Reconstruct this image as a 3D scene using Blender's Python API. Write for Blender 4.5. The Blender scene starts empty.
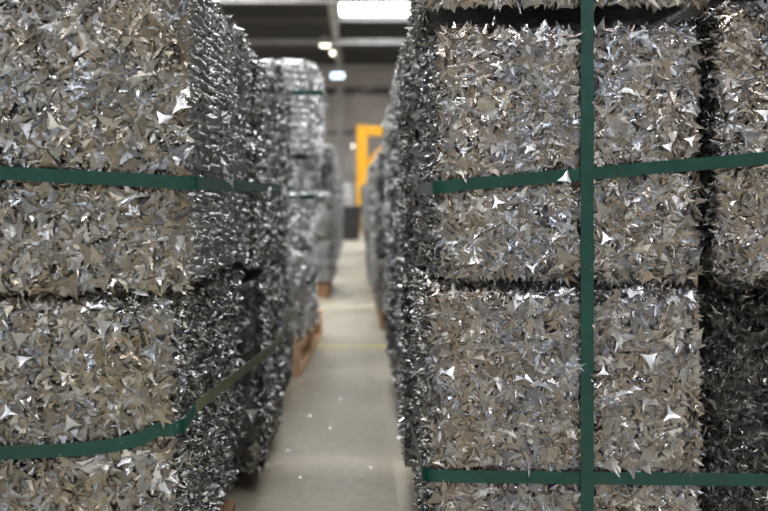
import bpy, math, random
import numpy as np
random.seed(7)
rng = np.random.default_rng(11)
C = bpy.context.scene.collection
PI = math.pi

# ------------------------------------------------------------------ helpers
def mesh_np(name, V, F, mats, fmat=None, smooth=True):
    """V (n,3); F list of int arrays (m,k) grouped by face size"""
    me = bpy.data.meshes.new(name)
    V = np.asarray(V, dtype=np.float32)
    loops = np.concatenate([f.reshape(-1) for f in F]).astype(np.int32)
    tot = np.concatenate([np.full(len(f), f.shape[1]) for f in F]).astype(np.int32)
    start = np.concatenate([[0], np.cumsum(tot)[:-1]]).astype(np.int32)
    me.vertices.add(len(V)); me.vertices.foreach_set('co', V.reshape(-1))
    me.loops.add(len(loops)); me.loops.foreach_set('vertex_index', loops)
    me.polygons.add(len(tot)); me.polygons.foreach_set('loop_start', start)
    me.polygons.foreach_set('loop_total', tot)
    me.polygons.foreach_set('use_smooth', np.full(len(tot), smooth, dtype=bool))
    for m in mats: me.materials.append(m)
    if fmat is not None: me.polygons.foreach_set('material_index', np.asarray(fmat, dtype=np.int32))
    me.update(); me.validate()
    return me

def link(name, me, parent=None, loc=(0, 0, 0)):
    o = bpy.data.objects.new(name, me); C.objects.link(o); o.location = loc
    if parent: o.parent = parent
    return o

def tag(o, label, cat, group=None, kind=None):
    o['label'] = label; o['category'] = cat
    if group: o['group'] = group
    if kind: o['kind'] = kind
    return o

def empty(name, loc=(0, 0, 0), rz=0):
    o = bpy.data.objects.new(name, None); C.objects.link(o)
    o.location = loc; o.rotation_euler = (0, 0, rz); o.empty_display_size = .1
    return o

class MB:
    def __init__(s): s.v = []; s.f = []
    def box(s, a, b):
        i = len(s.v); (x0, y0, z0), (x1, y1, z1) = a, b
        s.v += [(x0,y0,z0),(x1,y0,z0),(x1,y1,z0),(x0,y1,z0),(x0,y0,z1),(x1,y0,z1),(x1,y1,z1),(x0,y1,z1)]
        s.f += [tuple(i+k for k in q) for q in ((0,3,2,1),(4,5,6,7),(0,1,5,4),(1,2,6,5),(2,3,7,6),(3,0,4,7))]
        return s
    def prism(s, p, q, r, n=10, r2=None):
        p = np.array(p, float); q = np.array(q, float); d = q-p; d /= np.linalg.norm(d)
        a = np.cross(d, (0,0,1) if abs(d[2]) < .9 else (1,0,0)); a /= np.linalg.norm(a); b = np.cross(d, a)
        i = len(s.v); r2 = r if r2 is None else r2
        for c, rr in ((p, r), (q, r2)):
            for k in range(n):
                t = 2*PI*k/n + PI/n; s.v.append(tuple(c + rr*(a*math.cos(t)+b*math.sin(t))))
        s.f += [(i+k, i+(k+1)%n, i+n+(k+1)%n, i+n+k) for k in range(n)]
        s.f += [tuple(i+k for k in range(n))[::-1], tuple(i+n+k for k in range(n))]
        return s
    def obj(s, name, mat, parent=None, bevel=0, smooth=False):
        me = bpy.data.meshes.new(name); me.from_pydata(s.v, [], s.f); me.materials.append(mat); me.update()
        if smooth:
            for p in me.polygons: p.use_smooth = True
        o = link(name, me, parent)
        if bevel:
            m = o.modifiers.new('bevel', 'BEVEL'); m.width = bevel; m.segments = 2
        return o

# ------------------------------------------------------------------ materials
def newmat(name):
    m = bpy.data.materials.new(name); m.use_nodes = True
    nt = m.node_tree; b = nt.nodes['Principled BSDF']
    return m, nt, b
def N(nt, t, **kw):
    n = nt.nodes.new(t)
    for k, v in kw.items(): setattr(n, k, v)
    return n
def ramp(nt, stops, interp='LINEAR'):
    r = N(nt, 'ShaderNodeValToRGB'); cr = r.color_ramp; cr.interpolation = interp
    while len(cr.elements) < len(stops): cr.elements.new(.5)
    for e, (p, c) in zip(cr.elements, stops):
        e.position = p; e.color = (*c, 1) if len(c) == 3 else c
    return r
def simple(name, col, rough=.6, metal=0, noise=None, bump=0):
    m, nt, b = newmat(name)
    b.inputs['Base Color'].default_value = (*col, 1); b.inputs['Roughness'].default_value = rough
    b.inputs['Metallic'].default_value = metal
    if noise:
        tc = N(nt, 'ShaderNodeTexCoord'); n = N(nt, 'ShaderNodeTexNoise'); n.inputs['Scale'].default_value = noise
        n.inputs['Detail'].default_value = 6
        nt.links.new(tc.outputs['Object'], n.inputs['Vector'])
        r = ramp(nt, [(.3, tuple(c*.78 for c in col)), (.7, tuple(min(1, c*1.18) for c in col))])
        nt.links.new(n.outputs['Fac'], r.inputs['Fac']); nt.links.new(r.outputs['Color'], b.inputs['Base Color'])
        if bump:
            bp = N(nt, 'ShaderNodeBump'); bp.inputs['Strength'].default_value = bump
            bp.inputs['Distance'].default_value = .01
            nt.links.new(n.outputs['Fac'], bp.inputs['Height']); nt.links.new(bp.outputs['Normal'], b.inputs['Normal'])
    return m

def flake_mat(name, palette, rough=(.10, .40), metal=.94, tint=((.90,.94,1.0), (1,.95,.88))):
    """thin aluminium sheet; every offcut has a tint of its own (bare metal or lacquered side)"""
    m, nt, b = newmat(name)
    g = N(nt, 'ShaderNodeNewGeometry')
    r = ramp(nt, palette, 'CONSTANT'); nt.links.new(g.outputs['Random Per Island'], r.inputs['Fac'])
    wn = N(nt, 'ShaderNodeTexWhiteNoise', noise_dimensions='1D')
    nt.links.new(g.outputs['Random Per Island'], wn.inputs['W'])
    mr = N(nt, 'ShaderNodeMapRange'); mr.inputs['To Min'].default_value = rough[0]; mr.inputs['To Max'].default_value = rough[1]
    nt.links.new(wn.outputs['Value'], mr.inputs['Value']); nt.links.new(mr.outputs['Result'], b.inputs['Roughness'])
    mx = N(nt, 'ShaderNodeHueSaturation')
    mr2 = N(nt, 'ShaderNodeMapRange'); mr2.inputs['To Min'].default_value = .7; mr2.inputs['To Max'].default_value = 1.2
    sp = N(nt, 'ShaderNodeSeparateColor'); nt.links.new(wn.outputs['Color'], sp.inputs['Color'])
    nt.links.new(sp.outputs['Green'], mr2.inputs['Value']); nt.links.new(mr2.outputs['Result'], mx.inputs['Value'])
    nt.links.new(r.outputs['Color'], mx.inputs['Color'])
    tcp = N(nt, 'ShaderNodeTexCoord'); pn = N(nt, 'ShaderNodeTexNoise'); pn.inputs['Scale'].default_value = 9; pn.inputs['Detail'].default_value = 2
    nt.links.new(tcp.outputs['Object'], pn.inputs['Vector'])
    pr = ramp(nt, [(.38, tint[0]), (.52, (1,1,1)), (.66, tint[1])]); nt.links.new(pn.outputs['Fac'], pr.inputs['Fac'])
    mm = N(nt, 'ShaderNodeMixRGB', blend_type='MULTIPLY'); mm.inputs['Fac'].default_value = 1
    nt.links.new(mx.outputs['Color'], mm.inputs['Color1']); nt.links.new(pr.outputs['Color'], mm.inputs['Color2'])
    nt.links.new(mm.outputs['Color'], b.inputs['Base Color'])
    mr3 = N(nt, 'ShaderNodeMapRange'); mr3.inputs['To Min'].default_value = metal-.3; mr3.inputs['To Max'].default_value = min(1, metal+.1)
    nt.links.new(sp.outputs['Blue'], mr3.inputs['Value']); nt.links.new(mr3.outputs['Result'], b.inputs['Metallic'])
    # fine dents in the sheet
    tc = N(nt, 'ShaderNodeTexCoord'); n = N(nt, 'ShaderNodeTexNoise'); n.inputs['Scale'].default_value = 90
    n.inputs['Detail'].default_value = 3
    nt.links.new(tc.outputs['Object'], n.inputs['Vector'])
    bp = N(nt, 'ShaderNodeBump'); bp.inputs['Strength'].default_value = .5; bp.inputs['Distance'].default_value = .004
    nt.links.new(n.outputs['Fac'], bp.inputs['Height']); nt.links.new(bp.outputs['Normal'], b.inputs['Normal'])
    return m

PAL_TAN = [(0, (.40,.39,.37)), (.2, (.285,.26,.22)), (.45, (.32,.295,.26)), (.6, (.44,.44,.435)), (.7, (.24,.245,.255)),
           (.78, (.33,.29,.24)), (.9, (.33,.35,.385)), (.96, (.8,.8,.82))]
PAL_MAUVE = [(0, (.38,.37,.36)), (.2, (.30,.27,.245)), (.42, (.34,.315,.295)), (.58, (.41,.41,.415)), (.70, (.26,.26,.28)),
           (.78, (.34,.295,.26)), (.88, (.33,.35,.385)), (.96, (.8,.8,.82))]
PAL_GREY = [(0, (.36,.365,.36)), (.25, (.27,.275,.27)), (.45, (.44,.45,.45)), (.6, (.30,.28,.245)), (.75, (.36,.37,.37)),
           (.9, (.75,.76,.76))]
M_tan = flake_mat('aluminium_tan', PAL_TAN)
M_mauve = flake_mat('aluminium_warm_grey', PAL_MAUVE)
M_grey = flake_mat('aluminium_bare', PAL_GREY, rough=(.15, .36), metal=.97, tint=((.97,.98,1), (1,.985,.96)))
M_silver = flake_mat('aluminium_bright', [(0, (.86,.87,.88)), (.4, (.70,.71,.72)), (.7, (.93,.93,.94))], rough=(.2, .4), metal=.95, tint=((1,1,1), (1,1,1)))  # bright silver, with the light from above put into the paler tone
M_core = simple('compressed_aluminium', (.15,.145,.14), .45, .8, noise=60, bump=.8)  # core metal darkened to put shade into the gaps between offcuts
M_glint = simple('bright_aluminium', (.62,.63,.65), .35, .75)  # glints put into the colour: lighter than most bale flakes
M_strap = simple('green_polyester_strap', (.003,.055,.042), .36, 0, noise=35)
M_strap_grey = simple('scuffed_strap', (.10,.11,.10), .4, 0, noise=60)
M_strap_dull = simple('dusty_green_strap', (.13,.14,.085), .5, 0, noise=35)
M_wood = simple('pallet_pine', (.80,.54,.34), .7, 0, noise=14, bump=.2)
M_wood_old = simple('pallet_old_wood', (.30,.17,.09), .75, 0, noise=14, bump=.2)
M_steel = simple('painted_steel', (.42,.42,.42), .5, 0, noise=2)
M_steel_dark = simple('dark_steel', (.12,.115,.11), .6)
M_yellow = simple('yellow_paint', (.90,.44,.01), .45)
M_wall = simple('wall_panel', (.60,.56,.53), .7, noise=.6)
M_wall_dark = simple('dark_wall_panel', (.16,.15,.15), .7, noise=.6)  # unseen wall behind the camera, darkened so the metal reflects more contrast
M_black = simple('black_plastic', (.02,.02,.022), .5)

def roof_mat():
    m, nt, b = newmat('roof_sheet'); tc = N(nt, 'ShaderNodeTexCoord')
    w = N(nt, 'ShaderNodeTexWave'); w.inputs['Scale'].default_value = 1.2; w.bands_direction = 'X'
    nt.links.new(tc.outputs['Object'], w.inputs['Vector'])
    b.inputs['Base Color'].default_value = (.026,.025,.024,1); b.inputs['Roughness'].default_value = .7
    bp = N(nt, 'ShaderNodeBump'); nt.links.new(w.outputs['Fac'], bp.inputs['Height']); bp.inputs['Distance'].default_value = .03
    nt.links.new(bp.outputs['Normal'], b.inputs['Normal']); return m
M_roof = roof_mat()
def floor_mat():
    m, nt, b = newmat('worn_concrete'); tc = N(nt, 'ShaderNodeTexCoord')
    n = N(nt, 'ShaderNodeTexNoise'); n.inputs['Scale'].default_value = 2.2; n.inputs['Detail'].default_value = 8; n.inputs['Roughness'].default_value = .65
    n2 = N(nt, 'ShaderNodeTexNoise'); n2.inputs['Scale'].default_value = 40; n2.inputs['Detail'].default_value = 4
    for k in (n, n2): nt.links.new(tc.outputs['Object'], k.inputs['Vector'])
    r = ramp(nt, [(.25, (.25,.22,.16)), (.5, (.37,.335,.255)), (.75, (.47,.435,.34))])
    nt.links.new(n.outputs['Fac'], r.inputs['Fac'])
    mx = N(nt, 'ShaderNodeMixRGB', blend_type='OVERLAY'); mx.inputs['Fac'].default_value = .35
    nt.links.new(r.outputs['Color'], mx.inputs['Color1']); nt.links.new(n2.outputs['Fac'], mx.inputs['Color2'])
    nt.links.new(mx.outputs['Color'], b.inputs['Base Color'])
    rr = ramp(nt, [(.3, (.28,)*3), (.7, (.5,)*3)]); nt.links.new(n.outputs['Fac'], rr.inputs['Fac'])
    nt.links.new(rr.outputs['Color'], b.inputs['Roughness'])
    bp = N(nt, 'ShaderNodeBump'); bp.inputs['Strength'].default_value = .15; bp.inputs['Distance'].default_value = .003
    nt.links.new(n2.outputs['Fac'], bp.inputs['Height']); nt.links.new(bp.outputs['Normal'], b.inputs['Normal'])
    return m
M_floor = floor_mat()
def line_mat(lo=.35, hi=.6):
    m, nt, b = newmat('worn_yellow_paint'); tc = N(nt, 'ShaderNodeTexCoord')
    n = N(nt, 'ShaderNodeTexNoise'); n.inputs['Scale'].default_value = 12; n.inputs['Detail'].default_value = 8
    nt.links.new(tc.outputs['Object'], n.inputs['Vector'])
    r = ramp(nt, [(lo, (.43,.39,.305)), (hi, (.62,.53,.10))]); nt.links.new(n.outputs['Fac'], r.inputs['Fac'])
    nt.links.new(r.outputs['Color'], b.inputs['Base Color']); b.inputs['Roughness'].default_value = .5
    return m
M_line = line_mat()
M_line2 = line_mat(.62, .9)
def emis(name, col, s):
    m, nt, b = newmat(name)
    b.inputs['Base Color'].default_value = (*col, 1)
    b.inputs['Emission Color'].default_value = (*col, 1); b.inputs['Emission Strength'].default_value = s
    return m

# ------------------------------------------------------------------ bales of punched aluminium offcuts
def template(K):
    a = []; 
    for k in range(K):
        t0, t1 = 2*PI*k/K, 2*PI*(k+1)/K
        p0 = np.array([math.cos(t0), math.sin(t0)]); p1 = np.array([math.cos(t1), math.sin(t1)])
        for t in (0, .25, .5, .75):
            a.append((*(p0*(1-t)+p1*t), math.sin(PI*t)))
    return np.array(a)
TPL = {3: template(3), 4: template(4)}

def flakes(P, Nn, size, K, sliver=0., curl=.35):
    """thin concave-sided offcuts at P facing Nn -> verts, tris"""
    n = len(P); t = TPL[K]; m = len(t)
    r = rng.normal(size=(n, 3)); T = r - (r*Nn).sum(1, keepdims=True)*Nn
    T /= np.linalg.norm(T, axis=1, keepdims=True) + 1e-9; B = np.cross(Nn, T)
    c = rng.uniform(.16, .45, (n, 1))
    xy = t[None, :, :2] * (1 - c*t[None, :, 2])[..., None]
    xy = xy * (1 + rng.normal(0, .09, (n, m, 1)))
    sc = np.ones((n, 1, 2)); s = rng.random(n) < sliver
    sc[s, 0, 1] = rng.uniform(.2, .5, s.sum()); sc[~s, 0, 1] = rng.uniform(.75, 1.1, (~s).sum())
    xy = xy*sc
    xy = np.concatenate([xy, np.zeros((n, 1, 2))], 1)
    a, b_, c_ = (rng.normal(0, curl, (n, 1)) for _ in range(3))
    z = a*xy[..., 0]**2 + b_*xy[..., 1]**2 + c_*xy[..., 0]*xy[..., 1] + rng.normal(0, .03, (n, m+1))
    L = size[:, None, None]
    V = P[:, None, :] + L*(xy[..., :1]*T[:, None, :] + xy[..., 1:]*B[:, None, :] + z[..., None]*Nn[:, None, :])
    k = np.arange(m); tri = np.stack([k, (k+1) % m, np.full(m, m)], 1)
    F = (tri[None] + (np.arange(n)*(m+1))[:, None, None]).reshape(-1, 3)
    return V.reshape(-1, 3), F

def make_noise(seed, scale, octaves=3):
    g = np.random.default_rng(seed); fs = []
    for o in range(octaves):
        for _ in range(5):
            d = g.normal(size=3); d /= np.linalg.norm(d)
            fs.append((d*scale*2**o*g.uniform(.7, 1.4), g.uniform(0, 2*PI), .5**o))
    tot = sum(f[2] for f in fs)*.45
    return lambda p: sum(a*np.sin(p@k + ph) for k, ph, a in fs)/tot

AX = {'front': (1, -1), 'back': (1, 1), 'left': (0, -1), 'right': (0, 1), 'top': (2, 1), 'bottom': (2, -1)}

def bale_mesh(name, size, spec, mat, seed, rad=.03, amp=.006, dent=None, grid=.011, fsize=(.012, .025), mat2=None, pitch=.0165, seam=None):
    """size (w,d,h), origin at base centre; spec: face -> (count, style)"""
    w, d, h = size; half = np.array([w/2, d/2, h/2]); ctr = np.array([0, 0, h/2])
    nz = make_noise(seed, 9); nf = make_noise(seed+1, 60, 2)
    inner = half - rad
    def proj(q, off):
        c = np.clip(q, -inner, inner); n = q-c; n /= np.linalg.norm(n, axis=1, keepdims=True)+1e-9
        dd = off + amp*nz(q) + .25*amp*nf(q)
        if dent is not None: dd = dd - dent(q+ctr)
        return c + n*(rad + dd)[:, None], n
    Vs = []; Fs = []; mi = []; base = 0
    ph = seed*1.7
    def ridge(q, a1, vert=False):
        if vert: q = q[:, [0, 2, 1]]; a1 = 1
        t = q[:, 2] - .010*np.sin(q[:, a1]*9+ph) - .0018*np.sin(q[:, a1]*47+2*ph) + .06*q[:, a1]
        f = (t/pitch) % 1.0
        tri = np.abs(f*2-1)                     # 1 at the crest, 0 in the groove
        keep = np.clip(.75 + .6*np.sin(q[:, a1]*7+ph)*np.sin(q[:, 2]*11+ph), .25, 1)
        dz = np.where(f < .5, -1., 1.)
        return (tri-.45)*.85*pitch*keep, dz*keep
    # core
    for fc, (ax, sg) in AX.items():
        a1, a2 = [i for i in range(3) if i != ax]
        g = grid if fc in spec else .04
        rid = fc in spec and 'ridge' in spec[fc][1]; ver = rid and spec[fc][1] == 'vridge'
        if rid: g = pitch/3.6
        n1 = max(3, int(2*half[a1]/g)); n2 = max(3, int(2*half[a2]/g))
        u = np.linspace(-half[a1], half[a1], n1+1); v = np.linspace(-half[a2], half[a2], n2+1)
        U, W = np.meshgrid(u, v, indexing='ij'); q = np.zeros((U.size, 3)); q[:, a1] = U.ravel(); q[:, a2] = W.ravel(); q[:, ax] = sg*half[ax]
        p, n = proj(q*.9999, (-.009 if rid else -.014) + (ridge(q, a1, ver)[0] if rid else 0))
        edge = (np.abs(np.abs(q[:, a1])-half[a1]) < 1e-6) | (np.abs(np.abs(q[:, a2])-half[a2]) < 1e-6)
        p += n*np.where(edge, 0, rng.normal(0, .0009 if rid else .0022, len(p)))[:, None]
        i = np.arange(n1)[:, None]*(n2+1)+np.arange(n2)[None]; i = i.ravel()
        f = np.stack([i, i+n2+1, i+n2+2, i+1], 1)
        if (sg > 0) == (ax == 1): f = f[:, ::-1]
        t = np.concatenate([f[:, [0, 1, 2]], f[:, [0, 2, 3]]]) + base
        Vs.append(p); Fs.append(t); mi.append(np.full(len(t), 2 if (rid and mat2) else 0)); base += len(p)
    # offcuts
    for fc, (cnt, style) in spec.items():
        ax, sg = AX[fc]; a1, a2 = [i for i in range(3) if i != ax]
        q = rng.uniform(-1, 1, (cnt, 3))*half*.995; q[:, ax] = sg*half[ax]*.9999
        off = -.015*rng.random(cnt)**1.2 + .0015
        if 'ridge' in style:          # pressed layers seen from the side: rows of bent edges
            rd, dz = ridge(q, a1, style == 'vridge'); off = rng.uniform(-.007, -.002, cnt) + rd
        big = rng.random(cnt)
        sz = rng.uniform(fsize[0], fsize[1], cnt)
        p, n = proj(q, off)
        up = np.array([0, 0, 1.])
        if style == 'flat':
            tilt = np.where(big < .78, .11, .55)[:, None]
            n2 = n + rng.normal(0, 1, (cnt, 3))*tilt
        elif style == 'ridge':
            n2 = n*.62 + up*dz[:, None]*rng.uniform(.7, 1.1, (cnt, 1)) + rng.normal(0, .17, (cnt, 3))
            sz = sz*.45
        elif style == 'chaos':
            r = rng.normal(size=(cnt, 3)); r -= (r*n).sum(1, keepdims=True)*n; r /= np.linalg.norm(r, axis=1, keepdims=True)
            k = rng.uniform(.1, .9, (cnt, 1)); n2 = r + n*k
            sz = sz*.72
        elif style == 'vridge':       # edges running upright
            ho = np.zeros(3); ho[a1] = 1.
            n2 = n*.62 + ho*dz[:, None]*rng.uniform(.7, 1.1, (cnt, 1)) + rng.normal(0, .25, (cnt, 3)); sz = sz*.5
        n2 /= np.linalg.norm(n2, axis=1, keepdims=True)
        # keep tips that would stick out far from the pressed face back in it
        sinang = np.sqrt(np.maximum(0, 1-np.abs((n2*n).sum(1))**2))
        p = p - n*(np.maximum(0, sinang*sz - .007)*.75)[:, None]
        sl = .12 if style == 'flat' else .5
        for K, sel in ((3, rng.random(cnt) < .8), (4, None)):
            if K == 4: sel = ~prev
            prev = sel
            V, F = flakes(p[sel], n2[sel], sz[sel], K, sliver=sl, curl=.24 if style == 'flat' else .5)
            Vs.append(V); Fs.append(F+base); mi.append(np.full(len(F), 1 if (fc in ('front', 'top') or mat2 is None) else 2)); base += len(V)
    if seam:                          # ragged sheets squeezed out along the front edge of the joint
        for (zc, cnt) in seam:
            p = np.stack([rng.uniform(-half[0]+.012, half[0]-.012, cnt), -half[1] + rng.uniform(.004, .03, cnt), zc - half[2] + rng.normal(0, .0035, cnt)], 1)
            n2 = np.array([0, -.25, 1.]) + rng.normal(0, .28, (cnt, 3)); n2 /= np.linalg.norm(n2, axis=1, keepdims=True)
            V, F = flakes(p, n2, rng.uniform(.008, .016, cnt), 3, sliver=.2, curl=.5)
            Vs.append(V); Fs.append(F+base); mi.append(np.full(len(F), 1)); base += len(V)
    V = np.concatenate(Vs) + ctr
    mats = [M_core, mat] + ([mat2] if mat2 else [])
    return mesh_np(name, V, [np.concatenate(Fs)], mats, np.concatenate(mi))

def bale(x0, x1, y0, y1, z0, z1, spec, mat, seed, label, group, **kw):
    me = bale_mesh('scrap_metal_bale', (x1-x0, y1-y0, z1-z0), spec, mat, seed, **kw)
    o = link('scrap_metal_bale', me, None, ((x0+x1)/2, (y0+y1)/2, z0))
    tag(o, label, 'metal bale', group)
    return o

# ------------------------------------------------------------------ pallets
def pallet(x0, x1, y0, y1, h, mat, label, rz=0, group='wooden pallets under the bale stacks'):
    w, d = x1-x0, y1-y0; r = empty('wooden_pallet', ((x0+x1)/2, (y0+y1)/2, 0), rz)
    tag(r, label, 'pallet', group)
    b = .022; e = .1
    n = 6
    for k in range(n):
        y = -d/2 + k*(d-e)/(n-1)
        MB().box((-w/2, y, h-b), (w/2, y+e, h)).obj('deck_board', mat, r, .002)
    for x in (-w/2, -e/2, w/2-e):
        MB().box((x, -d/2, h-2*b), (x+e, d/2, h-b-.0004)).obj('stringer_board', mat, r, .002)
        MB().box((x, -d/2, 0), (x+e, d/2, b)).obj('bottom_board', mat, r, .002)
        for y in (-d/2, -e*.7, d/2-e*1.4):
            MB().box((x, y, b+.0004), (x+e, y+e*1.4, h-2*b-.0004)).obj('block', mat, r, .003)
    return r

# ------------------------------------------------------------------ straps
def strap(pts, nrm, width, mat, label, thick=.0012, mat2=None, i2=None, name='packing_strap'):
    """ribbon along pts; nrm = outward normals; wdir = width direction"""
    P = np.array(pts, float); Nn = np.array(nrm, float); n = len(P)
    V = []
    for i in range(n):
        t = P[min(i+1, n-1)] - P[max(i-1, 0)]; t /= np.linalg.norm(t)
        nn = Nn[i] - t*(Nn[i]@t); nn /= np.linalg.norm(nn); w = np.cross(t, nn)
        for a, b in ((-1, 0), (1, 0), (1, 1), (-1, 1)):
            V.append(P[i] + w*a*width/2 + nn*b*thick)
    F = []
    for i in range(n-1):
        for k in range(4):
            F.append((i*4+k, i*4+(k+1) % 4, i*4+4+(k+1) % 4, i*4+4+k))
    F += [(3, 2, 1, 0), (4*n-4, 4*n-3, 4*n-2, 4*n-1)]
    me = bpy.data.meshes.new(name); me.from_pydata([tuple(v) for v in V], [], F); me.materials.append(mat)
    if mat2:
        me.materials.append(mat2)
        for k, pl in enumerate(me.polygons): pl.material_index = 1 if k//4 >= i2 else 0
    me.update()
    o = link(name, me); tag(o, label, 'strap', 'green straps round the bales')
    return o

def arc_corner(cx, cy, r, a0, a1, n=7):
    return [((cx+r*math.cos(a), cy+r*math.sin(a)), (math.cos(a), math.sin(a))) for a in np.linspace(a0, a1, n)]

# ------------------------------------------------------------------ the hall
H = .67
def struct(o): o['kind'] = 'structure'; return o
X0, X1, Y0, Y1, ZC = -11, 11, -9, 50, 7.0
struct(MB().box((X0, Y0, -.2), (X1, Y1, 0)).obj('floor', M_floor))
struct(MB().box((X0, Y0, ZC), (X1, Y1, ZC+.2)).obj('ceiling', M_roof))
struct(MB().box((X0-.2, Y0, 0), (X0, Y1, ZC)).obj('wall_left', M_wall))
struct(MB().box((X1, Y0, 0), (X1+.2, Y1, ZC)).obj('wall_right', M_wall))
struct(MB().box((X0-.2, Y1, 0), (X1+.2, Y1+.2, ZC)).obj('wall_back', M_wall))
struct(MB().box((X0-.2, Y0-.2, 0), (X1+.2, Y0, ZC)).obj('wall_front', M_wall_dark))
# wall rails of the end wall
for k, z in enumerate((2.05, 4.05, 6.0)):
    struct(MB().box((X0, Y1-.12, z-.06 - (.1 if k == 2 else 0)), (X1, Y1, z+.06+(.1 if k == 2 else 0))).obj('trim_%d' % (k+1), M_steel_dark if k else M_steel))
M_sky = emis('rooflight_daylight', (.97,.98,1), 9.5)
M_win = emis('window_daylight', (.9,.95,1), 1.3)
M_lamp = emis('warm_lamp_glass', (1,.93,.78), 5)
M_lampc = emis('cool_lamp_glass', (.72,.88,1), 3)

M_sky2 = emis('rooflight_daylight_dim', (.98,.98,1), 13)
def rooflight(x0, x1, y0, y1, label, mat=M_sky):
    r = empty('rooflight', ((x0+x1)/2, (y0+y1)/2, ZC-.06)); w, d = (x1-x0)/2, (y1-y0)/2
    tag(r, label, 'rooflight', 'translucent rooflights in the dark roof')
    f = MB(); f.box((-w-.08, -d-.08, -.04), (w+.08, -d, .05)); f.box((-w-.08, d, -.04), (w+.08, d+.08, .05))
    f.box((-w-.08, -d, -.04), (-w, d, .05)); f.box((w, -d, -.04), (w+.08, d, .05)); f.obj('frame', M_steel, r)
    MB().box((-w, -d, 0), (w, d, .03)).obj('panel', mat, r)
rooflight(-.5, 4.6, 32.9, 35.3, 'bright white rooflight far down the hall, above the aisle at the top of the picture')
for x0, x1 in ((-6.2, -1.2), (.6, 5.6)):
    for y in (-5, 1, 7):  # added out of view to light the bale fronts
        rooflight(x0, x1, y, y+1.6, 'white translucent rooflight in the roof over the near stacks', M_sky2)
    for y in (13, 19, 25):  # added out of view to brighten the hall background
        rooflight(x0, x1, y, y+2.4, 'white translucent rooflight in the roof over the middle of the hall')
for y in (3.2, 8.2):  # unseen strips added to light the aisle floor and bale sides
    rooflight(-.9, .3, y, y+3.4, 'narrow white rooflight right above the aisle', emis('aisle_daylight', (.97,.98,1), 17))
for x0, x1 in ((-10, -6), (6, 10)):  # extra rooflights out of view, added to brighten the far end
    for y in (36, 43):
        rooflight(x0, x1, y, y+2.4, 'white translucent rooflight beside the far end of the hall')
for k, x in enumerate((-9, -3.2, 2.6)):  # glowing windows added behind the camera as soft light from the front
    f = MB(); w = 5.6
    f.box((x-.1, Y0, 2.9), (x+w+.1, Y0+.08, 3)); f.box((x-.1, Y0, 5.6), (x+w+.1, Y0+.08, 5.7))
    for q in range(5): f.box((x+q*w/4-.04, Y0, 3), (x+q*w/4+.04, Y0+.07, 5.6))
    fr = struct(f.obj('window_%d' % (k+1), M_steel)); 
    g = MB().box((x, Y0+.01, 3), (x+w, Y0+.03, 5.6)).obj('pane', M_win, fr)

# cross beams, the girder along the aisle and the column under it
for i, (y, z) in enumerate(((17.5, 6.05), (23.5, 6.05), (28.3, 6.1), (35.2, 6.05), (41.6, 6.05))):
    b = MB().box((X0, y-.09, z-.07), (X1, y+.09, z-.05)).box((X0, y-.012, z-.05), (X1, y+.012, z+.05)).box((X0, y-.09, z+.05), (X1, y+.09, z+.07))
    r = tag(b.obj('cross_beam', M_steel), ['light grey steel beam across the hall, nearest of the roof beams','light grey steel beam second from the near end of the hall',
        'grey steel cross beam at the very top of the aisle view','grey steel cross beam just behind the bright rooflight','farthest grey steel cross beam meeting the head of the column'][i], 'beam', 'steel cross beams under the roof')
    tr = MB().box((X0, y-.06, ZC-.28), (X1, y+.06, ZC-.16)); tr.obj('top_chord', M_steel_dark, r)
gir = MB().box((-.78, 14, 6.19), (-.58, 44, 6.22)).box((-.69, 14, 6.22), (-.67, 44, 6.42)).box((-.78, 14, 6.42), (-.58, 44, 6.45))
tag(gir.obj('girder', M_steel), 'long light grey steel girder running above the aisle towards the column', 'beam')
r = empty('steel_column', (-.66, 44.2, 0)); tag(r, 'tall light grey steel column standing at the far end of the aisle', 'column')
MB().box((-.13, -.12, 0), (.13, -.10, ZC)).box((-.012, -.10, 0), (.012, .10, ZC)).box((-.13, .10, 0), (.13, .12, ZC)).obj('flanged_post', M_steel, r)
MB().box((-.2, -.2, 0), (.2, .2, .03)).obj('base_plate', M_steel, r)
for s in (1, -1):
    pass
tag(MB().prism((-.50, 44.2, 5.06), (3.4, 44.2, 6.6), .05, 8).obj('diagonal_brace', M_steel), 'slanting steel brace rising right from the far column', 'brace')

def highbay(x, y, z, rad, label, mat=M_lamp):
    r = empty('ceiling_lamp', (x, y, z)); tag(r, label, 'lamp', 'high bay lamps')
    MB().prism((0, 0, .02), (0, 0, .22), rad, 24, rad*.45).obj('reflector', M_steel, r, smooth=False)
    MB().prism((0, 0, -.12), (0, 0, .02), rad*.5, 24, rad*.97).obj('diffuser', mat, r)
    MB().prism((0, 0, .22), (0, 0, ZC-z), .012, 6).obj('suspension_rod', M_steel_dark, r)
highbay(-1.04, 35.9, 6.12, .27, 'large round warm lamp hanging left of the girder, nearest of the lit lamps')
highbay(-.86, 40, 6.41, .12, 'small round warm lamp below and right of the large one')
r = empty('lamp_box', (-.76, 43.97, 5.98)); tag(r, 'bluish white rectangular lamp at the head of the far column', 'lamp')
MB().box((-.3, -.1, -.12), (.3, .1, .14)).obj('housing', M_steel, r); MB().box((-.27, -.125, -.1), (.27, -.102, .12)).obj('diffuser', M_lampc, r)
MB().prism((-.2, 0, .14), (-.2, 0, ZC-5.98), .012, 6).prism((.2, 0, .14), (.2, 0, ZC-5.98), .012, 6).obj('suspension_rod', M_steel_dark, r)
r = empty('wall_lamp', (-.13, 49.84, 3.43)); tag(r, 'small round warm lamp low on the end wall beside the yellow crane', 'lamp')
MB().prism((0, .16, 0), (0, .02, 0), .05, 16, .07).obj('housing', M_steel, r); MB().prism((0, .02, 0), (0, -.06, 0), .06, 16, .04).obj('lens', M_lamp, r)

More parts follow.
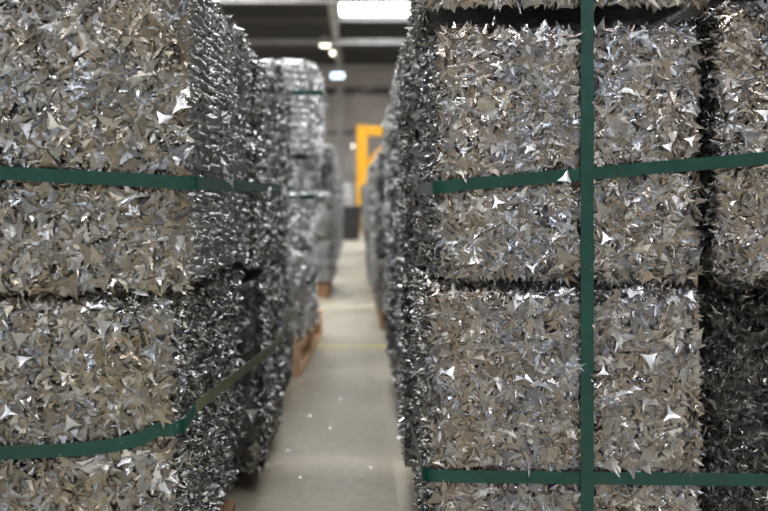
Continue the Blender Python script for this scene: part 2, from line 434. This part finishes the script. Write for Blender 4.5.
# yellow lifting frame
r = empty('yellow_crane', (.17, 30, 0)); tag(r, 'yellow steel lifting frame behind the far bales', 'crane')
MB().box((-.15, -.15, 0), (.15, .15, 2.9)).obj('post', M_yellow, r, .01)
MB().box((.15, -.13, 2.62), (2.6, .13, 2.88)).obj('jib_arm', M_yellow, r, .01)
MB().prism((.1, 0, 1.75), (1.0, 0, 2.66), .09, 8).obj('brace', M_yellow, r)
MB().box((-.3, -.3, 0), (.3, .3, .03)).obj('base_plate', M_steel_dark, r)

# floor markings
tag(MB().box((-.35, 5.00, .0005), (.32, 5.10, .0015)).obj('yellow_floor_line', M_line), 'worn yellow line painted straight across the aisle floor', 'floor marking')
tag(MB().box((.095, 1.2, .0005), (.125, 4.6, .0015)).obj('yellow_floor_line', M_line2), 'faint yellow line along the foot of the right hand stacks', 'floor marking')

# ------------------------------------------------------------------ the near stacks
def dent_band(x0f, tests):
    return None
GL = 'bales of the near left stack'; GR = 'bales of the near right stack'
# heights of straps on the faces, used for the straps and the groove they press
zlu = lambda x: .702 + (-.24-x)*.052      # left upper, front face
zll = lambda x: .345 - min(1, max(0, (-.27-x)/.1))**.7*.022 - max(0, (-.30-x))*.05
zru = lambda x: .699 + (x-.13)*.087
zrl = lambda x: .239 - (x-.11)*.012
def band(fz, half=.018, depth=.010, cx=0, cz=0, vx=None):
    def f(q):
        z = q[:, 2] + cz; x = q[:, 0] + cx
        zz = np.array([fz(v) for v in x]) if fz else None
        d = np.zeros(len(q))
        if fz: d = depth*np.clip(1.5-np.abs(z-zz)/half, 0, 1)
        if vx is not None: d = np.maximum(d, depth*np.clip(1.5-np.abs(x-vx)/half, 0, 1))
        return d
    return f
YL, YR = 1.54, 1.70
# left
F1 = 5200
bale(-.86, -.24, YL, 2.47, .541, 1.035, {'front': (F1+1500, 'flat'), 'right': (2600, 'ridge'), 'top': (3500, 'flat')}, M_tan, 1,
     'large upper left bale nearest the camera, with rows of ridges on its aisle side', GL, mat2=M_grey, amp=.007, rad=.02,
     seam=[(-.002, 600)], dent=band(lambda x: zlu(x), cx=-.55, cz=.541))
bale(-.88, -.262, YL, 2.44, .045, .540, {'front': (F1+1500, 'flat'), 'right': (13000, 'chaos'), 'top': (400, 'flat')}, M_tan, 2,
     'silver scrap bale at lower left with a rounded corner, under the upper left bale', GL, mat2=M_grey, amp=.009, rad=.024,
     dent=band(lambda x: zll(x), cx=-.571, cz=.045, depth=.012))
bale(-.85, -.237, 2.50, 3.2, .508, 1.045, {'front': (700, 'flat'), 'right': (8000, 'chaos'), 'top': (2500, 'flat')}, M_grey, 3,
     'second upper bale along the left side of the aisle, behind the ridged one', GL, mat2=M_grey, amp=.009)
bale(-.85, -.219, 2.47, 3.2, .038, .500, {'front': (300, 'flat'), 'right': (8000, 'chaos')}, M_grey, 4,
     'second lower bale along the left of the aisle, crossed by the slanting dull strap', GL, mat2=M_grey, amp=.012)
bale(-.85, -.236, 3.23, 3.9, .475, 1.10, {'front': (700, 'flat'), 'right': (7000, 'chaos'), 'top': (2500, 'flat')}, M_grey, 5,
     'third and farthest upper bale of the near left stack', GL, mat2=M_grey, amp=.009)
bale(-.85, -.240, 3.23, 3.88, .038, .467, {'front': (300, 'flat'), 'right': (7000, 'chaos')}, M_grey, 6,
     'third and farthest lower bale of the near left stack, next to the bare pallet', GL, mat2=M_grey, amp=.012)
for y, lab in ((1.66, 'front'), (2.2, 'second'), (2.72, 'third'), (3.5, 'rear')):
    tag(MB().box((-.86, y, 0), (-.262, y+.12, .028)).obj('wooden_board', M_wood_old, None, .002),
        '%s dark board lying on the floor under the near left bales' % lab, 'board', 'boards under the near left bales')
# right
kr = dict(amp=.0045, rad=.022)
bale(.131, .549, YR, 2.13, .547, .956, {'front': (F1, 'flat'), 'left': (3500, 'vridge'), 'top': (1500, 'flat')}, M_mauve, 11,
     'sharp upper right bale between the aisle corner and the dark upright gap', GR, mat2=M_grey, seam=[(-.004, 520)], dent=band(zru, cx=.340, cz=.547, vx=.367), **kr)
bale(.114, .552, YR, 2.13, .124, .538, {'front': (F1, 'flat'), 'left': (7000, 'chaos'), 'top': (1200, 'flat')}, M_mauve, 12,
     'lower right bale in sharp focus, crossed by the lowest green strap', GR, mat2=M_grey, dent=band(zrl, cx=.333, cz=.124, vx=.367), **kr)
bale(.574, 1.02, YR+.005, 2.14, .545, 1.0, {'front': (F1, 'flat'), 'left': (3500, 'chaos'), 'top': (1500, 'flat')}, M_mauve, 13,
     'upper bale at the right picture edge, past the dark upright gap', GR, mat2=M_grey, seam=[(-.004, 500)], dent=band(zru, cx=.797, cz=.545), amp=.009, rad=.035)
bale(.585, 1.03, YR+.105, 2.14, .124, .532, {'front': (F1, 'chaos'), 'left': (3500, 'chaos'), 'top': (1200, 'flat')}, M_grey, 14,
     'dark recessed bale at the lower right edge of the picture', GR, mat2=M_grey, amp=.014, rad=.04)
bale(.105, .575, YR-.006, 2.12, .983, 1.36, {'front': (5000, 'flat'), 'left': (5000, 'chaos')}, M_mauve, 15,
     'topmost bale of the near right stack, only its lower edge in the picture', GR, mat2=M_grey, amp=.008, rad=.03)
bale(.595, 1.03, YR, 2.12, 1.012, 1.36, {'front': (4000, 'flat')}, M_mauve, 16,
     'topmost bale at the top right corner of the picture', GR, mat2=M_grey, amp=.006, rad=.03)
bale(.108, .545, 2.16, 2.60, .55, 1.04, {'front': (1500, 'flat'), 'left': (2500, 'vridge'), 'top': (1200, 'flat')}, M_grey, 17,
     'upper bale just behind the sharp upper right bale, seen from its aisle side', GR, mat2=M_grey, amp=.008)
bale(.106, .545, 2.16, 2.60, .124, .54, {'front': (1500, 'flat'), 'left': (5500, 'chaos')}, M_grey, 18,
     'lower bale just behind the sharp lower right bale, seen from its aisle side', GR, mat2=M_grey, amp=.008)
pallet(.15, 1.02, 1.90, 2.58, .118, M_wood, 'wooden pallet under the near right stack, below the picture edge')

# ------------------------------------------------------------------ straps on the near stacks
out = .003
def horizontal(xs, yf, fz, corner_x, side, side_pts, width, label, mat, r=.03):
    """front run along xs, round the corner, then along the side face (side=+1: face looks +x)"""
    pts = []; nr = []
    for x in xs: pts.append((x, yf-out, fz(x))); nr.append((0, -1, 0))
    if side > 0:
        arc = arc_corner(corner_x-r, yf+r, r+out, -PI/2, 0)[1:]
    else:
        arc = arc_corner(corner_x+r, yf+r, r+out, -PI/2, -PI)[1:]
    zc = fz(corner_x); zs = side_pts[0][1] if False else zc
    for (x, y), (nx, ny) in arc: pts.append((x, y, zc)); nr.append((nx, ny, 0))
    for y, z in side_pts: pts.append((corner_x+side*out, y, z)); nr.append((side, 0, 0))
    return pts, nr
def add_strap(pts, nr, width, mat, label, matside=None):
    return strap(pts, nr, width, mat, label)
p, n = horizontal(np.linspace(-.86, -.275, 14), YL, zlu, -.236, 1, [(y, .702+(y-1.57)*.012) for y in np.linspace(1.62, 3.86, 20)], .019, '', M_strap)
strap(p, n, .0195, M_strap, 'upper green strap round the near left stack and along its aisle side')
p, n = horizontal(np.linspace(-.88, -.31, 14), YL, zll, -.256, 1, [], .019, '', M_strap, r=.045)
for y in np.linspace(1.64, 3.7, 26):
    p.append((-.250 + .052*min(1, (y-1.6)/.88) - .018*min(1, max(0, (y-2.9)/.5)), y, .358-(y-1.66)*.028)); n.append((1, 0, 0))
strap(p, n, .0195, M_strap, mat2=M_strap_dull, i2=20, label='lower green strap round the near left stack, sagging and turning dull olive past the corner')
p, n = horizontal(np.linspace(1.03, .158, 20), YR, zru, .128, -1, [(y, .699-(y-1.73)*.0) for y in np.linspace(1.76, 2.55, 8)], .019, '', M_strap, r=.025)
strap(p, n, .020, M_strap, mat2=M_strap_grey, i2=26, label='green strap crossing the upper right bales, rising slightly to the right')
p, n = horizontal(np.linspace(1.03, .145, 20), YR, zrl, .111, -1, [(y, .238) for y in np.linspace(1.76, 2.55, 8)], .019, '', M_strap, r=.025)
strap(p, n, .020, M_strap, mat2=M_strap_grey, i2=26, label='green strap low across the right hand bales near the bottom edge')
vp = [(.367, YR-.0065, z) for z in np.linspace(.12, 1.34, 30)] + [(.367, YR+.0, 1.368), (.367, YR+.03, 1.372), (.367, 2.1, 1.372)]
vn = [(0, -1, 0)]*30 + [(0, -1, 1), (0, 0, 1), (0, 0, 1)]
strap(vp, vn, .0205, M_strap, 'upright green strap running from top to bottom over the right hand bales')

# ------------------------------------------------------------------ stacks down the aisle: prototypes, then copies
def protomesh(seed, w, d, h, kind, side, mat=None, mat2=None):
    sp = {'front': (4200, kind), 'top': (1500, 'flat'), side: (4200, 'chaos')}
    return bale_mesh('scrap_metal_bale', (w, d, h), sp, mat or M_grey, seed, mat2=mat2 or M_grey, amp=.010, rad=.03, grid=.016, fsize=(.012, .024), pitch=.026)
PM = {}
for side in ('left', 'right'):
    PM[side] = [protomesh(30+i+(10 if side == 'left' else 0), .5, .62, .36, k, side) for i, k in enumerate(('ridge', 'flat', 'chaos'))]
PM['bright'] = [protomesh(60+i, .5, .62, .36, k, 'right', M_silver, M_silver) for i, k in enumerate(('ridge', 'flat', 'ridge'))]
def copybale(side, k, x0, y0, z0, sx, sy, sz, label, group, rz=0):
    o = bpy.data.objects.new('scrap_metal_bale', PM[side][k]); C.objects.link(o)
    if side == 'bright': side = 'right'
    w, d = .5*sx, .62*sy
    o.location = (x0 + (w/2 if side == 'left' else -w/2), y0+d/2, z0); o.scale = (sx, sy, sz); o.rotation_euler.z = rz
    tag(o, label, 'metal bale', group)
lev = {0: 'bottom', 1: 'middle', 2: 'top'}
# second left stack (three high, on bare wood)
G2 = 'bales of the second left stack'
yb = 4.17
for i, (x, k, z, h) in enumerate(((-.195, 1, .137, .36), (-.185, 0, .505, .35), (-.158, 0, .865, .375))):
    copybale('bright', k, x, yb - (.0 if i < 2 else .0), z, 1.6, 1.0, h/.36, 'front %s bale of the second left stack, above the orange toned pallet' % lev[i], G2, math.radians(-1.5) if i < 2 else 0)
    copybale('bright', (k+1) % 3, x-.035, yb+.67, z, 1.6, 1.0, (h-.01)/.36, 'rear %s bale of the second left stack' % lev[i], G2, math.radians(-1.5))
pl = pallet(-.98, -.195, 4.15, 5.5, .135, M_wood, 'orange toned pine pallet under the second left stack', math.radians(-2))
def stack(side, x, y, levels, zb, label, grp, depth=2, ks=(0, 1, 2), h=.325, matw=M_wood_old, plen=1.25):
    sg = 1 if side == 'left' else -1
    for l in range(levels):
        for d in range(depth):
            k = ks[(l+d) % 3]
            jx = random.uniform(-.012, .012)
            copybale(side, k, x+jx, y+.01+d*.655, zb+l*(h+.014), 1.3, 1.0, h/.36,
                     '%s %s bale of the %s' % ('front' if d == 0 else 'rear', ('lower','middle','top')[l] if levels == 3 else ('lower','upper')[l], label), grp)
    xa, xb = (x+.02*sg, x+.66*sg); 
    pallet(min(xa, xb), max(xa, xb), y, y+plen, zb-.003, matw, 'wooden pallet under the %s' % label)
GRS = 'bales of the stacks down the right side'; GLS = 'bales of the stacks down the left side'
stack('left', .132, 2.78, 3, .10, 'second stack on the right side of the aisle', GRS, ks=(2, 1, 0))
stack('left', .158, 4.22, 3, .10, 'third stack on the right side of the aisle', GRS, ks=(1, 2, 0), matw=M_wood)
stack('left', .115, 5.75, 3, .10, 'fourth stack on the right side of the aisle', GRS, h=.28, ks=(1, 0, 2))
stack('left', .10, 7.3, 3, .10, 'fifth stack on the right side of the aisle', GRS, h=.28, ks=(2, 1, 0), matw=M_wood)
stack('left', .12, 9.2, 3, .10, 'sixth stack on the right side of the aisle', GRS, h=.28, ks=(2, 1, 0), matw=M_wood)
stack('left', .14, 11.5, 3, .10, 'seventh stack on the right side of the aisle', GRS, h=.28, ks=(1, 2, 0))
stack('left', .13, 14.5, 3, .10, 'eighth stack on the right side of the aisle', GRS, h=.28, ks=(1, 2, 0))
stack('right', -.178, 7.7, 3, .10, 'third stack on the left side of the aisle', GLS, ks=(0, 1, 2))
stack('right', -.19, 10.5, 3, .10, 'fourth stack on the left side of the aisle', GLS, ks=(0, 1, 2))
stack('right', -.19, 13.5, 3, .10, 'fifth stack on the left side of the aisle', GLS, ks=(1, 0, 2))
stack('bright', -.10, 21.5, 3, .10, 'bright far stack closing the left half of the aisle', GLS, ks=(1, 0, 2))
stack('left', .12, 23.5, 3, .10, 'far stack closing the right half of the aisle', GRS, ks=(1, 0, 2))
r = empty('waste_bin', (-.10, 20.4, 0)); tag(r, 'dark bin standing at the far end of the aisle', 'bin')
MB().prism((0, 0, .03), (0, 0, .62), .17, 16, .2).obj('body', M_black, r); MB().prism((0, 0, .62), (0, 0, .66), .21, 16, .19).obj('lid', M_black, r)
MB().prism((0, 0, 0), (0, 0, .03), .15, 16).obj('foot', M_black, r)

# green straps round the second left stack
for z, e, lab in ((.67+113/257, .137, 'upper'), (.67+8/257, .172, 'middle'), (.67-78/257, .187, 'lower')):
    pts = [(x, yb-.004, z) for x in (-.98, -.7, -.4, -e-.03)] + [(-e+.004, yb+.03, z)] + [(-e+.01, y, z) for y in (yb+.3, yb+.7, yb+1.2)]
    nr = [(0, -1, 0)]*4 + [(.7, -.7, 0)] + [(1, 0, 0)]*3
    strap(pts, nr, .02, M_strap, '%s green strap round the second left stack' % lab)

# ------------------------------------------------------------------ loose offcuts
def offcut(P, nrm, size, label, group, K=3, roll=None, mat=M_glint, curl=.22):
    nrm = np.array(nrm, float); nrm /= np.linalg.norm(nrm)
    V, F = flakes(np.zeros((1, 3)), nrm[None], np.array([size]), K, 0, curl)
    n = len(V); V2 = np.concatenate([V, V - nrm*.0003]); F2 = np.concatenate([F, F[:, ::-1]+n])
    o = link('metal_offcut', mesh_np('metal_offcut', V2, [F2], [mat]), None, tuple(P))
    tag(o, label, 'metal offcut', group)
fr = lambda px, py, y=1.689: ((px-356)/627*y/1.70, y, .67-(py-205)/627*y/1.70)
fl = lambda px, py, y=1.528: ((px-356)/692*y/1.54, y, .67-(py-205)/692*y/1.54)
GO = 'bright loose offcuts on the near bales'
offcut(fr(566, 178, 1.683), (.1, -1, .35), .017, 'bright three-pointed offcut caught on the rising green strap, just left of the upright strap', GO)
for px, py, s, lab in ((529, 148, .013, 'small bright offcut above the rising green strap on the upper right bale'),
        (497, 202, .014, 'bright offcut just below the rising green strap, left of the upright strap'),
        (668, 146, .014, 'bright offcut near the top right dark gap, left one of a close pair'),
        (690, 140, .013, 'bright offcut beside the dark upright gap, right one of a close pair'),
        (650, 359, .019, 'large bright three-pointed offcut right of the upright strap on the lower right bale'),
        (671, 415, .018, 'bright pointed offcut on the lower right bale above the low strap'),
        (603, 372, .014, 'bright offcut just right of the upright strap halfway down the lower bale'),
        (450, 372, .015, 'bluish bright offcut near the aisle corner of the lower right bale'),
        (606, 238, .014, 'bright offcut right of the upright strap on the upper right bale'),
        (763, 113, .016, 'bright offcut at the right edge of the picture above the strap'),
        (532, 268, .012, 'bright crumpled offcut just above the seam between the sharp right bales'),
        (690, 296, .015, 'tan offcut hanging over the seam near the dark gap')):
    offcut(fr(px, py), (random.uniform(-.2, .2), -1, random.uniform(.25, .6)), s, lab, GO)
for px, py, s, lab in ((180, 106, .018, 'bright offcut near the corner of the upper left bale, above the strap'),
        (163, 118, .014, 'bright offcut left of its twin on the upper left bale above the strap'),
        (187, 92, .012, 'small white offcut high on the corner of the upper left bale'),
        (22, 360, .014, 'bright offcut on the lower left bale close to the left picture edge'),
        (8, 412, .014, 'bright narrow offcut at the left picture edge above the sagging strap')):
    offcut(fl(px, py), (random.uniform(-.1, .3), -1, random.uniform(.25, .6)), s, lab, GO)
offcut((-.222, 1.90, .711), (1, -.6, .3), .017, 'bright pointed offcut hanging over the upper left strap on the aisle side', GO)
offcut((-.222, 1.82, .728), (1, -.5, .5), .015, 'bright offcut perched on top of the upper left strap on the aisle side', GO)
for px, py in ((281, 467), (325, 374), (350, 357), (387, 359), (318, 396), (341, 401), (296, 400), (383, 397), (362, 385), (288, 452),
               (330, 430), (371, 470), (352, 498), (300, 480), (398, 440), (366, 330), (338, 318), (360, 300), (346, 372), (310, 418)):
    s = (py-205)/.67; Y = 1067/s
    offcut(((px-356)/s, Y, .006), (random.uniform(-.3, .3), random.uniform(-.4, .1), 1), random.uniform(.006, .012),
           'small shiny metal offcut lying on the concrete aisle floor', 'small offcuts scattered on the aisle floor')

# ------------------------------------------------------------------ camera and picture
cam = bpy.data.cameras.new('camera'); co = bpy.data.objects.new('camera', cam); C.objects.link(co)
co.location = (0, 0, H); co.rotation_euler = (PI/2, 0, 0)
cam.sensor_width = 36; cam.lens = 50; cam.shift_x = 28/768; cam.shift_y = -50.5/768
cam.clip_start = .05; cam.clip_end = 200
cam.dof.use_dof = True; cam.dof.focus_distance = 1.74; cam.dof.aperture_fstop = 4.0
sc = bpy.context.scene; sc.camera = co
w = bpy.data.worlds.new('world'); sc.world = w; w.use_nodes = True
w.node_tree.nodes['Background'].inputs[0].default_value = (.8, .85, .9, 1); w.node_tree.nodes['Background'].inputs[1].default_value = .3
sc.view_settings.view_transform = 'Standard'; sc.view_settings.look = 'None'
sc.view_settings.exposure = -0.02; sc.view_settings.gamma = 1; sc.view_settings.use_curve_mapping = False
